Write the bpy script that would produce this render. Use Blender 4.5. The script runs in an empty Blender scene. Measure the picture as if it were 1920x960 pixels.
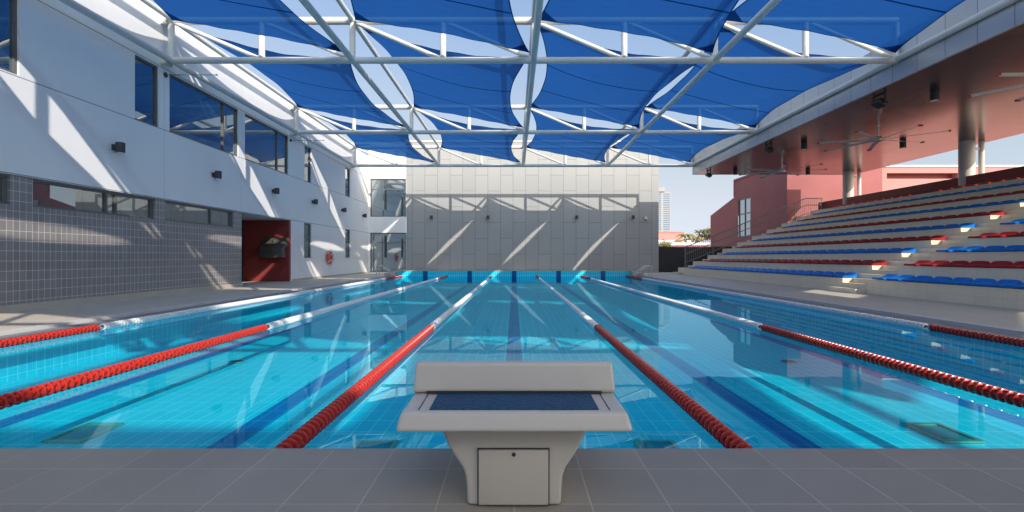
import bpy, bmesh, math, random
from mathutils import Vector, Matrix
random.seed(7)
S = bpy.context.scene
COL = S.collection
PI = math.pi

# ------------------------------------------------------------------ node helpers
class N:
    """small wrapper to write node trees tersely"""
    def __init__(self, name):
        self.m = bpy.data.materials.new(name); self.m.use_nodes = True
        self.t = self.m.node_tree; self.t.nodes.clear()
        self.out = self.t.nodes.new('ShaderNodeOutputMaterial')
    def n(self, typ, **kw):
        nd = self.t.nodes.new('ShaderNode' + typ)
        for k, v in kw.items():
            setattr(nd, k, v)
        return nd
    def s(self, sock, v):
        if isinstance(v, bpy.types.NodeSocket): self.t.links.new(v, sock)
        elif isinstance(v, (tuple, list)) and sock.type == 'RGBA' and len(v) == 3: sock.default_value = (*v, 1)
        else: sock.default_value = v
    def math(self, op, a, b=0.0, c=0.0, clamp=False):
        nd = self.n('Math', operation=op, use_clamp=clamp)
        self.s(nd.inputs[0], a); self.s(nd.inputs[1], b); self.s(nd.inputs[2], c)
        return nd.outputs[0]
    def mix(self, f, a, b, mode='MIX'):
        nd = self.n('Mix', data_type='RGBA', blend_type=mode)
        self.s(nd.inputs[0], f); self.s(nd.inputs[6], a); self.s(nd.inputs[7], b)
        return nd.outputs[2]
    def pos(self):
        g = self.n('NewGeometry'); x = self.n('SeparateXYZ'); self.t.links.new(g.outputs['Position'], x.inputs[0])
        return g.outputs['Position'], x.outputs[0], x.outputs[1], x.outputs[2]
    def vec(self, a, b, c=0.0):
        nd = self.n('CombineXYZ'); self.s(nd.inputs[0], a); self.s(nd.inputs[1], b); self.s(nd.inputs[2], c); return nd.outputs[0]
    def noise(self, vec, scale, detail=3, rough=.55):
        nd = self.n('TexNoise'); self.s(nd.inputs['Vector'], vec); nd.inputs['Scale'].default_value = scale
        nd.inputs['Detail'].default_value = detail; nd.inputs['Roughness'].default_value = rough
        return nd.outputs['Fac']
    def brick(self, vec, w, h, mortar, c1, c2, cm, offset=0.0, smooth=.1, bias=0.0):
        nd = self.n('TexBrick', offset=offset, offset_frequency=2, squash=1.0)
        self.s(nd.inputs['Vector'], vec); self.s(nd.inputs['Color1'], c1); self.s(nd.inputs['Color2'], c2); self.s(nd.inputs['Mortar'], cm)
        nd.inputs['Scale'].default_value = 1; nd.inputs['Mortar Size'].default_value = mortar; nd.inputs['Mortar Smooth'].default_value = smooth
        nd.inputs['Bias'].default_value = bias; nd.inputs['Brick Width'].default_value = w; nd.inputs['Row Height'].default_value = h
        return nd.outputs['Color'], nd.outputs['Fac']
    def pbr(self, col, rough=.5, metal=0.0, spec=.5, bump=None, bs=.3, bd=.01, coat=0.0):
        p = self.n('BsdfPrincipled')
        self.s(p.inputs['Base Color'], col); self.s(p.inputs['Roughness'], rough); self.s(p.inputs['Metallic'], metal)
        self.s(p.inputs['Specular IOR Level'], spec); p.inputs['Coat Weight'].default_value = coat
        if bump is not None:
            b = self.n('Bump'); b.inputs['Strength'].default_value = bs; b.inputs['Distance'].default_value = bd
            self.s(b.inputs['Height'], bump); self.t.links.new(b.outputs[0], p.inputs['Normal'])
        return p.outputs[0]
    def done(self, sh):
        self.t.links.new(sh, self.out.inputs[0]); return self.m
    def line(self, coord, at, half):
        """1 near coord==at"""
        d = self.math('ABSOLUTE', self.math('SUBTRACT', coord, at))
        return self.math('LESS_THAN', d, half)

def plain(name, col, rough=.5, metal=0.0, var=.12, scale=2.0, spec=.5, bump=0.0, bscale=40, coat=0.0):
    k = N(name); p, x, y, z = k.pos()
    f = k.noise(p, scale, 4)
    dark = tuple(c * (1 - var) for c in col); lite = tuple(min(1, c * (1 + var)) for c in col)
    c = k.mix(f, dark, lite)
    r = k.math('MULTIPLY_ADD', k.noise(p, scale * 3, 3), .16, rough - .08)
    b = k.noise(p, bscale, 3) if bump else None
    return k.done(k.pbr(c, r, metal, spec, b, bump, .004, coat))

M = {}
# white rendered wall with control joints, faint streaks; mottle mimics wavy light off the water
k = N('white_render'); p, x, y, z = k.pos()
streak = k.noise(k.vec(k.math('MULTIPLY', x, 1.2), k.math('MULTIPLY', y, 1.2), k.math('MULTIPLY', z, .25)), 1.3, 5)
c = k.mix(streak, (.80, .80, .80), (.88, .88, .87))
c = k.mix(k.noise(p, 9, 4), c, k.mix(.5, c, (.78, .78, .78)))
ln = None
for at in (2.64, 4.53, 6.22):
    l = k.line(z, at, .009); ln = l if ln is None else k.math('MAXIMUM', ln, l)
for at in (7.2, 13.27, 17.04, 21.5, 25.2, 29.4):
    l = k.math('MULTIPLY', k.line(y, at, .006), k.math('LESS_THAN', x, -9.55)); ln = k.math('MAXIMUM', ln, k.math('MULTIPLY', l, .5))
c = k.mix(ln, c, (.22, .24, .26))
M['white_render'] = k.done(k.pbr(c, .75, 0, .25, k.noise(p, 60, 3), .12, .004))

def tile_mat(name, uv, w, h, mort, c1, c2, cm, rough, off=0.0, spec=.5, wash=.15, bump=.25, var_scale=.8):
    k = N(name); p, x, y, z = k.pos()
    sel = {'x': x, 'y': y, 'z': z}
    v = k.vec(sel[uv[0]], sel[uv[1]])
    c, f = k.brick(v, w, h, mort, c1, c2, cm, off)
    n = k.noise(p, var_scale, 5)
    c = k.mix(k.math('MULTIPLY', n, wash * 2, clamp=True), c, k.mix(.55, c, (.02, .02, .02)))
    r = k.math('ADD', k.math('MULTIPLY', f, .3), k.math('MULTIPLY_ADD', n, .15, rough - .07))
    return k.done(k.pbr(c, r, 0, spec, k.math('SUBTRACT', 1, f), bump, .003))

M['grey_tile'] = tile_mat('grey_tile', 'yz', .124, .193, .006, (.25, .238, .242), (.295, .28, .28), (.60, .575, .53), .35)
M['stand_tile'] = tile_mat('stand_tile', 'yz', .30, .19, .003, (.86, .75, .57), (.90, .785, .60), (.69, .60, .46), .6, wash=.1)
M['tread_tile'] = tile_mat('tread_tile', 'yx', .30, .30, .003, (.82, .72, .56), (.86, .76, .59), (.68, .60, .46), .6, wash=.1)
M['near_tile'] = tile_mat('near_tile', 'xy', .237, .248, .0026, (.345, .315, .26), (.39, .355, .295), (.56, .505, .425), .42, wash=.22, bump=.35, var_scale=2.5)
M['deck_tile'] = tile_mat('deck_tile', 'yx', .60, .30, .003, (.64, .57, .46), (.68, .605, .49), (.50, .44, .36), .55, wash=.2)
M['pool_wall'] = None

def pool_mat(name, uv, w, h, lanes=False, endmarks=False):
    k = N(name); p, x, y, z = k.pos(); sel = {'x': x, 'y': y, 'z': z}
    c1, c2, cm = (.004, .66, .86), (.008, .72, .90), (.40, .93, .97)
    c, f = k.brick(k.vec(sel[uv[0]], sel[uv[1]]), w, h, .007, c1, c2, cm)
    if lanes:
        d, f2 = k.brick(k.vec(sel[uv[0]], sel[uv[1]]), w, h, .006, (.003, .10, .40), (.004, .12, .44), (.03, .35, .62))
        xm = k.math('ABSOLUTE', k.math('SUBTRACT', k.math('MODULO', k.math('ADD', x, 26.25), 2.5), 1.25))
        band = k.math('LESS_THAN', xm, .125)
        inr = k.math('MULTIPLY', k.math('GREATER_THAN', y, 3.3), k.math('LESS_THAN', y, 25.4))
        t = k.math('MULTIPLY', band, inr)
        tb = k.math('LESS_THAN', xm, .5)
        t2 = k.math('MULTIPLY', tb, k.math('MAXIMUM', k.line(y, 3.45, .15), k.line(y, 25.25, .15)))
        c = k.mix(k.math('MAXIMUM', t, t2), c, d)
    if endmarks:
        xm = k.math('ABSOLUTE', k.math('SUBTRACT', k.math('MODULO', k.math('ADD', x, 26.25), 2.5), 1.25))
        c = k.mix(k.math('LESS_THAN', xm, .13), c, (.004, .05, .22))
    c = k.mix(k.math('MULTIPLY', k.noise(p, .7, 3), .25), c, (.02, .42, .62))
    return k.done(k.pbr(c, .35, 0, .3))
M['pool_floor'] = pool_mat('pool_floor_tile', 'xy', .15, .30, lanes=True)
M['pool_side'] = pool_mat('pool_side_tile', 'yz', .125, .25)
M['pool_end'] = pool_mat('pool_end_tile', 'xz', .125, .25, endmarks=True)

# water: clear surface with Schlick reflection over a tinted see-through body
k = N('water'); p, x, y, z = k.pos()
h = k.math('ADD', k.math('MULTIPLY', k.noise(k.vec(k.math('MULTIPLY', x, 1.0), k.math('MULTIPLY', y, .6)), 2.2, 2), 1.0),
           k.math('MULTIPLY', k.noise(p, 9, 2), .10))
b = k.n('Bump'); b.inputs['Strength'].default_value = .06; b.inputs['Distance'].default_value = .010; k.s(b.inputs['Height'], h)
g = k.n('NewGeometry'); dt = k.n('VectorMath', operation='DOT_PRODUCT')
k.t.links.new(g.outputs['Normal'], dt.inputs[0]); k.t.links.new(g.outputs['Incoming'], dt.inputs[1])
cs = k.math('ABSOLUTE', dt.outputs['Value'])
F = k.math('MULTIPLY_ADD', k.math('POWER', k.math('SUBTRACT', 1, cs), 4), .58, .020)
tr = k.n('BsdfTransparent'); tr.inputs[0].default_value = (.42, .95, .975, 1)
gl = k.n('BsdfGlossy'); gl.inputs['Color'].default_value = (.50, .86, 1, 1); gl.inputs['Roughness'].default_value = .004
k.t.links.new(b.outputs[0], gl.inputs['Normal'])
mx = k.n('MixShader'); k.s(mx.inputs[0], F); k.t.links.new(tr.outputs[0], mx.inputs[1]); k.t.links.new(gl.outputs[0], mx.inputs[2])
M['water'] = k.done(mx.outputs[0])

# window glass: tinted, strongly mirroring, with a dim room behind suggested by its dark body
def glass_mat(name, body, refl, power=4.0):
    k = N(name); p, x, y, z = k.pos()
    g = k.n('NewGeometry'); dt = k.n('VectorMath', operation='DOT_PRODUCT')
    k.t.links.new(g.outputs['Normal'], dt.inputs[0]); k.t.links.new(g.outputs['Incoming'], dt.inputs[1])
    cs = k.math('ABSOLUTE', dt.outputs['Value'])
    F = k.math('MULTIPLY_ADD', k.math('POWER', k.math('SUBTRACT', 1, cs), power), .9 - refl, refl)
    d = k.pbr(k.mix(k.noise(p, .9, 2), body, tuple(c * 1.7 for c in body)), .3)
    bp = k.n('Bump'); bp.inputs['Strength'].default_value = .05; bp.inputs['Distance'].default_value = .01; k.s(bp.inputs['Height'], k.noise(p, .8, 1))
    gl = k.n('BsdfGlossy'); gl.inputs['Color'].default_value = (.85, .93, .95, 1); gl.inputs['Roughness'].default_value = .01
    k.t.links.new(bp.outputs[0], gl.inputs['Normal'])
    mx = k.n('MixShader'); k.s(mx.inputs[0], F); k.t.links.new(d, mx.inputs[1]); k.t.links.new(gl.outputs[0], mx.inputs[2])
    return k.done(mx.outputs[0])
M['glass'] = glass_mat('window_glass', (.015, .03, .04), .32)
M['bay_glass'] = glass_mat('bay_window_glass', (.02, .035, .045), .48)
M['green_glass'] = glass_mat('green_window_glass', (.03, .07, .07), .22)

# knitted shade cloth
k = N('shade_cloth')
uvn = k.n('UVMap'); uvn.uv_map = 'UVMap'
sx = k.n('SeparateXYZ'); k.t.links.new(uvn.outputs[0], sx.inputs[0]); U, V = sx.outputs[0], sx.outputs[1]
weave = k.noise(k.vec(k.math('MULTIPLY', U, 14), k.math('MULTIPLY', V, 420)), 1.0, 4, .7)
blot = k.noise(k.vec(k.math('MULTIPLY', U, 5), k.math('MULTIPLY', V, 8)), 1.0, 4)
streaks = k.noise(k.vec(k.math('MULTIPLY', U, 2.2), k.math('MULTIPLY', V, 130)), 1.0, 5, .75)
base = k.mix(weave, (.002, .017, .10), (.006, .055, .23))
base = k.mix(k.math('MULTIPLY_ADD', streaks, 1.6, -.45, clamp=True), base, (.010, .072, .27))
base = k.mix(k.math('MULTIPLY', blot, .5), base, (.016, .052, .21))
seam = k.math('MAXIMUM', k.line(V, .385, .0045), k.line(V, .71, .0045))
eu = k.math('MINIMUM', U, k.math('SUBTRACT', 1, U)); ev = k.math('MINIMUM', V, k.math('SUBTRACT', 1, V))
hem = k.math('LESS_THAN', k.math('MINIMUM', k.math('MULTIPLY', eu, .65), ev), .0055)
corner = k.math('LESS_THAN', k.math('ADD', k.math('MULTIPLY', eu, .65), ev), .075)
dk = k.math('MAXIMUM', k.math('MAXIMUM', seam, hem), corner)
base = k.mix(dk, base, (.002, .018, .10))
df = k.n('BsdfDiffuse'); k.s(df.inputs[0], base)
tl = k.n('BsdfTranslucent'); k.s(tl.inputs[0], k.mix(.22, base, (.004, .075, .25)))
tp = k.n('BsdfTransparent'); tp.inputs[0].default_value = (.28, .66, 1, 1)
m1 = k.n('MixShader'); k.s(m1.inputs[0], k.math('MULTIPLY_ADD', dk, -.35, .72)); k.t.links.new(df.outputs[0], m1.inputs[1]); k.t.links.new(tl.outputs[0], m1.inputs[2])
m2 = k.n('MixShader'); k.s(m2.inputs[0], k.math('MULTIPLY', k.math('SUBTRACT', 1, dk), k.math('MULTIPLY_ADD', weave, .08, .03)))
k.t.links.new(m1.outputs[0], m2.inputs[1]); k.t.links.new(tp.outputs[0], m2.inputs[2])
M['cloth'] = k.done(m2.outputs[0])

# far wall cladding: tall panels with staggered joints
k = N('panel_cladding'); p, x, y, z = k.pos()
c, f = k.brick(k.vec(k.math('SUBTRACT', z, .19 - 2.09), k.math('ADD', x, 6.743 + .834 * 4)), 2.09, .834, .012, (.325, .332, .33), (.355, .36, .357), (.13, .13, .13), offset=.5)
c = k.mix(k.math('MULTIPLY', k.noise(k.vec(x, y, k.math('MULTIPLY', z, .3)), 1.2, 4), .3), c, (.31, .312, .31))
M['cladding'] = k.done(k.pbr(c, .5, 0, .4, k.math('SUBTRACT', 1, f), .4, .01))

# soffit: glossy metal boards
k = N('soffit_panels'); p, x, y, z = k.pos()
c, f = k.brick(k.vec(k.math('ADD', x, 7.5), k.math('ADD', y, 20.2)), 2.6, .82, .006, (.215, .15, .135), (.235, .165, .15), (.045, .03, .026))
M['soffit'] = k.done(k.pbr(c, k.math('MULTIPLY_ADD', k.noise(p, .6, 3),   .08, .17), .9, .5, k.math('SUBTRACT', 1, f), .2, .004))
k = N('fascia_panels'); p, x, y, z = k.pos()
c, f = k.brick(k.vec(k.math('ADD', y, 20.2), k.math('ADD', z, 10)), .82, 40, .008, (.40, .42, .45), (.44, .46, .49), (.12, .12, .13))
M['fascia'] = k.done(k.pbr(c, k.math('MULTIPLY_ADD', k.noise(p, .8, 3), .15, .28), .55, .5, k.math('SUBTRACT', 1, f), .3, .006))

M['pipe'] = plain('painted_steel_pipe', (.62, .62, .59), .38, 0, .08, 1.2)
M['steel'] = plain('stainless_steel', (.66, .67, .68), .22, 1.0, .06, 4)
M['dark_steel'] = plain('dark_stainless_steel', (.13, .13, .115), .42, .5, .12, 1.5)
M['frame'] = plain('window_frame_metal', (.16, .165, .17), .4, .3, .08)
M['black'] = plain('black_plastic', (.018, .018, .020), .45, 0, .15)
M['lamp_grey'] = plain('charcoal_lamp_metal', (.055, .055, .062), .45, .3, .12)
M['lamp_lens'] = plain('lamp_lens', (.75, .72, .62), .3, 0, .05)
M['skirt'] = plain('concrete_skirt', (.45, .42, .36), .7, 0, .12, 3)
M['curb'] = plain('pale_curb', (.62, .61, .60), .6, 0, .1, 3)
M['grating'] = tile_mat('gutter_grating', 'yx', .03, .52, .007, (.40, .40, .40), (.44, .44, .44), (.12, .13, .14), .5)
M['slot'] = plain('dark_slot', (.03, .035, .045), .6)
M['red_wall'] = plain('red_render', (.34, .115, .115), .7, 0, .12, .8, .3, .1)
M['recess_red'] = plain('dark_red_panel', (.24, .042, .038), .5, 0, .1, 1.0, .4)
M['pink_wall'] = plain('pink_render', (.50, .25, .235), .8, 0, .08, .6, .2)
M['red_float'] = plain('red_float_plastic', (.46, .030, .020), .22, 0, .18, 8, .6)
M['white_float'] = plain('white_float_plastic', (.74, .75, .76), .28, 0, .06, 8, .5)
M['white_metal'] = plain('white_camera_shell', (.75, .75, .75), .35)
M['cable'] = plain('steel_cable', (.3, .3, .3), .4, .8)
M['gelcoat'] = plain('grey_gelcoat', (.58, .55, .50), .36, 0, .05, 5, .45, .05, 90)
M['gel_door'] = plain('grey_gelcoat_door', (.55, .51, .45), .38, 0, .05, 5, .45, .05, 90)
k = N('blue_grip_mat'); p, x, y, z = k.pos()
v = k.n('TexVoronoi'); k.s(v.inputs['Vector'], p); v.inputs['Scale'].default_value = 95
c = k.mix(v.outputs['Distance'], (.005, .10, .22), (.002, .04, .10))
M['grip'] = k.done(k.pbr(c, .5, 0, .4, k.math('SUBTRACT', 1, v.outputs['Distance']), .8, .004))
M['blue_seat'] = plain('blue_seat_plastic', (.008, .20, .68), .5, 0, .14, 3, .35)
M['red_seat'] = plain('red_seat_plastic', (.40, .025, .03), .5, 0, .14, 3, .35)
M['rail'] = plain('railing_paint', (.26, .23, .22), .45, .3, .08)
M['fence'] = plain('charcoal_fence', (.025, .027, .032), .5, .2, .2, .7)
M['column'] = plain('column_paint', (.60, .585, .55), .35, 0, .06)
M['orange'] = plain('orange_ring_plastic', (.62, .085, .03), .45, 0, .12, 8)
M['bronze'] = plain('bronze_drain_frame', (.34, .44, .34), .4, .4, .2, 6)
M['drain'] = plain('drain_cover', (.012, .24, .30), .5, 0, .25, 9)
M['tower'] = plain('tower_concrete', (.33, .335, .35), .7)
M['tower_glass'] = plain('tower_window_band', (.13, .19, .29), .25, 0, .3, .05)
M['roof_white'] = plain('pale_flat_roof', (.70, .68, .62), .7)
M['blue_roof'] = plain('blue_sheet_roof', (.16, .26, .50), .5)
M['foliage'] = plain('olive_foliage', (.20, .175, .06), .8, 0, .5, 1.5, .2)
M['palm'] = plain('yellow_green_foliage', (.27, .24, .08), .8, 0, .4, 2, .2)
M['bark'] = plain('bark', (.12, .085, .06), .9)
M['ground'] = plain('dry_ground', (.30, .25, .19), .9, 0, .25, .05, .2)
M['concrete'] = plain('plain_concrete', (.42, .41, .39), .75, 0, .15, .8)
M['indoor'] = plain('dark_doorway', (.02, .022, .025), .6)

# ------------------------------------------------------------------ mesh helpers
class MB:
    def __init__(self): self.bm = bmesh.new()
    def quad(self, *pts):
        return self.bm.faces.new([self.bm.verts.new(q) for q in pts])
    def box(self, x0, x1, y0, y1, z0, z1):
        v = [self.bm.verts.new((x, y, z)) for x in (x0, x1) for y in (y0, y1) for z in (z0, z1)]
        for f in ((0, 1, 3, 2), (4, 6, 7, 5), (0, 4, 5, 1), (2, 3, 7, 6), (0, 2, 6, 4), (1, 5, 7, 3)):
            self.bm.faces.new([v[i] for i in f])
        return v
    def prism(self, pts, axis, a0, a1):
        """extrude a 2D outline along an axis; pts are the two other coords in xyz order"""
        def P(q, a):
            return {'x': (a, q[0], q[1]), 'y': (q[0], a, q[1]), 'z': (q[0], q[1], a)}[axis]
        A = [self.bm.verts.new(P(q, a0)) for q in pts]; B = [self.bm.verts.new(P(q, a1)) for q in pts]
        n = len(pts)
        self.bm.faces.new(A); self.bm.faces.new(B[::-1])
        for i in range(n): self.bm.faces.new((A[i], B[i], B[(i + 1) % n], A[(i + 1) % n]))
        return A + B
    def tube(self, path, r, seg=12, r2=None, cap=True):
        path = [Vector(q) for q in path]; rings = []
        n = len(path); ref = None
        for i, q in enumerate(path):
            d = (path[min(i + 1, n - 1)] - path[max(i - 1, 0)]).normalized()
            if ref is None:
                ref = Vector((0, 0, 1)) if abs(d.z) < .9 else Vector((1, 0, 0))
            u = (ref - d * ref.dot(d)).normalized(); w = d.cross(u); ref = u
            rr = r if r2 is None else r + (r2 - r) * i / (n - 1)
            rings.append([self.bm.verts.new(q + (u * math.cos(a) + w * math.sin(a)) * rr) for a in [2 * PI * j / seg for j in range(seg)]])
        for a, b in zip(rings, rings[1:]):
            for j in range(seg): self.bm.faces.new((a[j], a[(j + 1) % seg], b[(j + 1) % seg], b[j]))
        if cap:
            self.bm.faces.new(rings[0][::-1]); self.bm.faces.new(rings[-1])
    def lathe(self, prof, o=(0, 0, 0), axis='y', seg=16, caps=True):
        """prof = [(along, radius)]"""
        o = Vector(o); rings = []
        for t, r in prof:
            ring = []
            for j in range(seg):
                a = 2 * PI * j / seg; cu, sv = r * math.cos(a), r * math.sin(a)
                q = {'x': (t, cu, sv), 'y': (cu, t, sv), 'z': (cu, sv, t)}[axis]
                ring.append(self.bm.verts.new(o + Vector(q)))
            rings.append(ring)
        for a, b in zip(rings, rings[1:]):
            for j in range(seg): self.bm.faces.new((a[j], a[(j + 1) % seg], b[(j + 1) % seg], b[j]))
        if caps:
            self.bm.faces.new(rings[0]); self.bm.faces.new(rings[-1][::-1])
    def bevel(self, w, seg=3, ang=30):
        bmesh.ops.recalc_face_normals(self.bm, faces=self.bm.faces); self.bm.normal_update()
        es = [e for e in self.bm.edges if len(e.link_faces) == 2 and e.calc_face_angle(0) > math.radians(ang)]
        bmesh.ops.bevel(self.bm, geom=es, offset=w, segments=seg, profile=.6, affect='EDGES', clamp_overlap=True)
    def build(self, name, mat, parent=None, smooth=False, fix=True, origin=None):
        if fix: bmesh.ops.recalc_face_normals(self.bm, faces=self.bm.faces)
        me = bpy.data.meshes.new(name)
        self.bm.to_mesh(me); self.bm.free()
        me.materials.append(mat)
        if smooth:
            me.shade_smooth(); me.set_sharp_from_angle(angle=math.radians(40))
        o = bpy.data.objects.new(name, me); COL.objects.link(o)
        if parent is not None: adopt(o, parent)
        return o

HOME = {}
def adopt(o, parent):
    o.parent = parent
    loc = HOME.get(parent.name)
    if loc is not None: o.matrix_parent_inverse = Matrix.Translation(-loc)
def tag(o, label=None, cat=None, group=None, kind=None):
    if label: o['label'] = label
    if cat: o['category'] = cat
    if group: o['group'] = group
    if kind: o['kind'] = kind
    return o
def thing(name, label, cat, loc=(0, 0, 0), group=None):
    o = bpy.data.objects.new(name, None); COL.objects.link(o)
    o.location = loc; o.empty_display_size = .2; HOME[o.name] = Vector(loc)
    return tag(o, label, cat, group)
def dup(root, loc, label, group=None, rz=None):
    r = root.copy(); COL.objects.link(r); r.location = loc; r['label'] = label
    if rz is not None: r.rotation_euler[2] = rz
    if group: r['group'] = group
    for ch in list(root.children):
        c = ch.copy(); COL.objects.link(c); c.parent = r
        for g in list(ch.children):
            d = g.copy(); COL.objects.link(d); d.parent = c
    return r
def struct(mb, name, mat, **kw):
    return tag(mb.build(name, mat, **kw), kind='structure')

def wall_sheet(mb, plane, at, u0, u1, v0, v1, holes, depth):
    """wall in plane x=at ('x': u=y, v=z) or y=at ('y': u=x, v=z) with rectangular openings and reveals going `depth` behind"""
    us = sorted({u0, u1, *[h[0] for h in holes], *[h[1] for h in holes]}); us = [u for u in us if u0 <= u <= u1]
    vs = sorted({v0, v1, *[h[2] for h in holes], *[h[3] for h in holes]}); vs = [v for v in vs if v0 <= v <= v1]
    P = (lambda u, v, d=0: (at + d, u, v)) if plane == 'x' else (lambda u, v, d=0: (u, at + d, v))
    for a, b in zip(us, us[1:]):
        for c, d in zip(vs, vs[1:]):
            cu, cv = (a + b) / 2, (c + d) / 2
            if any(h[0] < cu < h[1] and h[2] < cv < h[3] for h in holes): continue
            mb.quad(P(a, c), P(b, c), P(b, d), P(a, d))
    for a, b, c, d in holes:
        for (q, r) in (((a, c), (b, c)), ((b, c), (b, d)), ((b, d), (a, d)), ((a, d), (a, c))):
            mb.quad(P(*q), P(*r), P(*r, depth), P(*q, depth))

def window(parent, plane, at, u0, u1, v0, v1, back, mulls=(), trans=(), glass='glass', fw=.05):
    """frame ring + bars, with its pane as a sub-part; back = signed distance behind the wall face"""
    s = 1 if back > 0 else -1
    f = MB()
    def bx(a, b, c, d, e0, e1):
        e0, e1 = sorted((e0, e1))
        if plane == 'x': f.box(at + e0, at + e1, a, b, c, d)
        else: f.box(a, b, at + e0, at + e1, c, d)
    e0, e1 = back - s * .05, back + s * .03
    g = .002
    bx(u0 + g, u1 - g, v0 + g, v0 + fw, e0, e1); bx(u0 + g, u1 - g, v1 - fw, v1 - g, e0, e1)
    bx(u0 + g, u0 + fw, v0 + fw, v1 - fw, e0, e1); bx(u1 - fw, u1 - g, v0 + fw, v1 - fw, e0, e1)
    for m in mulls: bx(m - fw / 2, m + fw / 2, v0 + fw, v1 - fw, e0 + s * .004, e1)
    for t in trans: bx(u0 + fw, u1 - fw, t - fw / 2, t + fw / 2, e0 + s * .007, e1)
    fo = f.build('window', M['frame'], parent)
    pm = MB()
    if plane == 'x': pm.quad((at + back, u0 + .01, v0 + .01), (at + back, u1 - .01, v0 + .01), (at + back, u1 - .01, v1 - .01), (at + back, u0 + .01, v1 - .01))
    else: pm.quad((u0 + .01, at + back, v0 + .01), (u1 - .01, at + back, v0 + .01), (u1 - .01, at + back, v1 - .01), (u0 + .01, at + back, v1 - .01))
    po = pm.build('pane', M[glass], None); po.parent = fo
    return fo

# ------------------------------------------------------------------ dimensions (metres; eye height 1.04 at x=0, y=0)
EYE = 1.04
WATER = -.06
PX = 6.55                     # half width of pool
PY0, PY1 = 1.925, 27.2        # ends of the pool
WX = -9.6                     # face of the white building
FY = 32.0                     # face of the clad far wall
TR = [-9.6, -1.99, 5.62, 13.23, 20.84, 28.45]   # trusses (first one behind the camera)
NX = [-9.38 + i * 4.9575 for i in range(5)]  # main nodes across
ZB, ZT = 6.42, 7.50           # bottom and top chord

# ------------------------------------------------------------------ setting
g = MB()
for (a, b, c, d) in ((-2500, -30, -2500, 2500), (30, 2500, -2500, 2500), (-30, 30, -2500, -20), (-30, 30, 60, 2500)):
    g.quad((a, c, -.05), (b, c, -.05), (b, d, -.05), (a, d, -.05))
struct(g, 'ground', M['ground'])
g = MB(); g.quad((-30, 33.2, -.02), (30, 33.2, -.02), (30, 60, -.02), (-30, 60, -.02))
struct(g, 'paved_yard', M['concrete'])
d = MB()                                           # side decks and the deck past the end of the pool
d.box(WX - 2.1, -7.18, -9.8, FY + 1.2, -.4, 0); d.box(7.18, 20, -9.8, FY + 1.2, -.4, 0); d.box(-7.18, 7.18, PY1 + .62, FY + 1.2, -.4, 0)
struct(d, 'pool_deck', M['deck_tile'])
d = MB()
for s in (-1, 1):
    a, b = sorted((s * 7.02, s * 7.178)); d.box(a, b, PY0, PY1 + .6, -.4, .012)
struct(d, 'deck_curb', M['curb'])
d = MB()
for s in (-1, 1):
    a, b = sorted((s * 6.94, s * 7.018)); d.box(a, b, PY0, PY1 + .6, -.4, -.07)
struct(d, 'gutter_channel', M['slot'])
d = MB()
for s in (-1, 1):
    a, b = sorted((s * PX, s * 6.938)); d.box(a, b, PY0, PY1 + .6, -.2, -.025)
struct(d, 'gutter', M['grating'])
d = MB(); d.box(-7.0, 7.0, -9.8, PY0, -.5, .28); d.bevel(.006, 2)
struct(d, 'near_deck', M['near_tile'])
f = MB(); f.quad((-PX - .02, PY0 - .02, -.60), (PX + .02, PY0 - .02, -.60), (PX + .02, PY1 + .02, -.46), (-PX - .02, PY1 + .02, -.46))
struct(f, 'pool_floor', M['pool_floor'])
f = MB()
for s in (-1, 1): f.quad((s * (PX - .004), PY0, -.7), (s * (PX - .004), PY1, -.7), (s * (PX - .004), PY1, -.022), (s * (PX - .004), PY0, -.022))
struct(f, 'pool_side_wall', M['pool_side'])
f = MB(); f.quad((-PX, PY0 + .004, -.7), (PX, PY0 + .004, -.7), (PX, PY0 + .004, .20), (-PX, PY0 + .004, .20))
struct(f, 'pool_near_wall', M['pool_end'])
f = MB(); f.box(-PX, PX, PY1, PY1 + .05, -.7, .255)
struct(f, 'pool_end_wall', M['pool_end'])
f = MB(); f.box(-PX, PX, PY1 + .052, PY1 + .62, -.3, .262); f.box(-PX - .02, PX + .02, PY1 - .03, PY1 + .66, .264, .285)
struct(f, 'pool_bulkhead', M['skirt'])
f = MB()
for s in (-1, 1):
    for (w, hh) in ((.62, .17), (.32, .255)):
        a, b = sorted((s * (PX + .004), s * (PX + w))); f.box(a, b, PY1 - .25 - (.3 if w > .5 else 0), PY1 + .9, -.02 if w > .5 else .171, hh)
f.bevel(.03, 3)
struct(f, 'bulkhead_step', M['skirt'])
w = MB(); nx, ny = 2, 2
w.quad((-PX, PY0, WATER), (PX, PY0, WATER), (PX, PY1, WATER), (-PX, PY1, WATER))
struct(w, 'water', M['water'])

# ------------------------------------------------------------------ floor grates of the pool
def floor_z(y): return -.60 + (y - PY0) / (PY1 - PY0) * .14
gr = thing('floor_grate', 'square bronze framed grate in the sunlit pool floor on the right', 'drain', (0, 0, 0))
m = MB()
for a in ((-.14, .14, -.235, -.20), (-.14, .14, .20, .235), (-.175, -.14, -.235, .235), (.14, .175, -.235, .235)): m.box(*a, .004, .022)
m.build('grate_frame', M['bronze'], gr)
m = MB(); m.quad((-.14, -.20, .010), (.14, -.20, .010), (.14, .20, .010), (-.14, .20, .010)); m.build('grate_panel', M['drain'], gr)
gr.location = (3.93, 4.45, floor_z(4.45))
for (gx, gy, lb) in ((-3.95, 4.45, 'square framed grate in the shaded pool floor on the left'),
                     (-1.19, 4.02, 'square framed grate in the pool floor just left of the starting block'),
                     (1.22, 4.02, 'square framed grate in the pool floor just right of the starting block')):
    dup(gr, (gx, gy, floor_z(gy)), lb)
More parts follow.
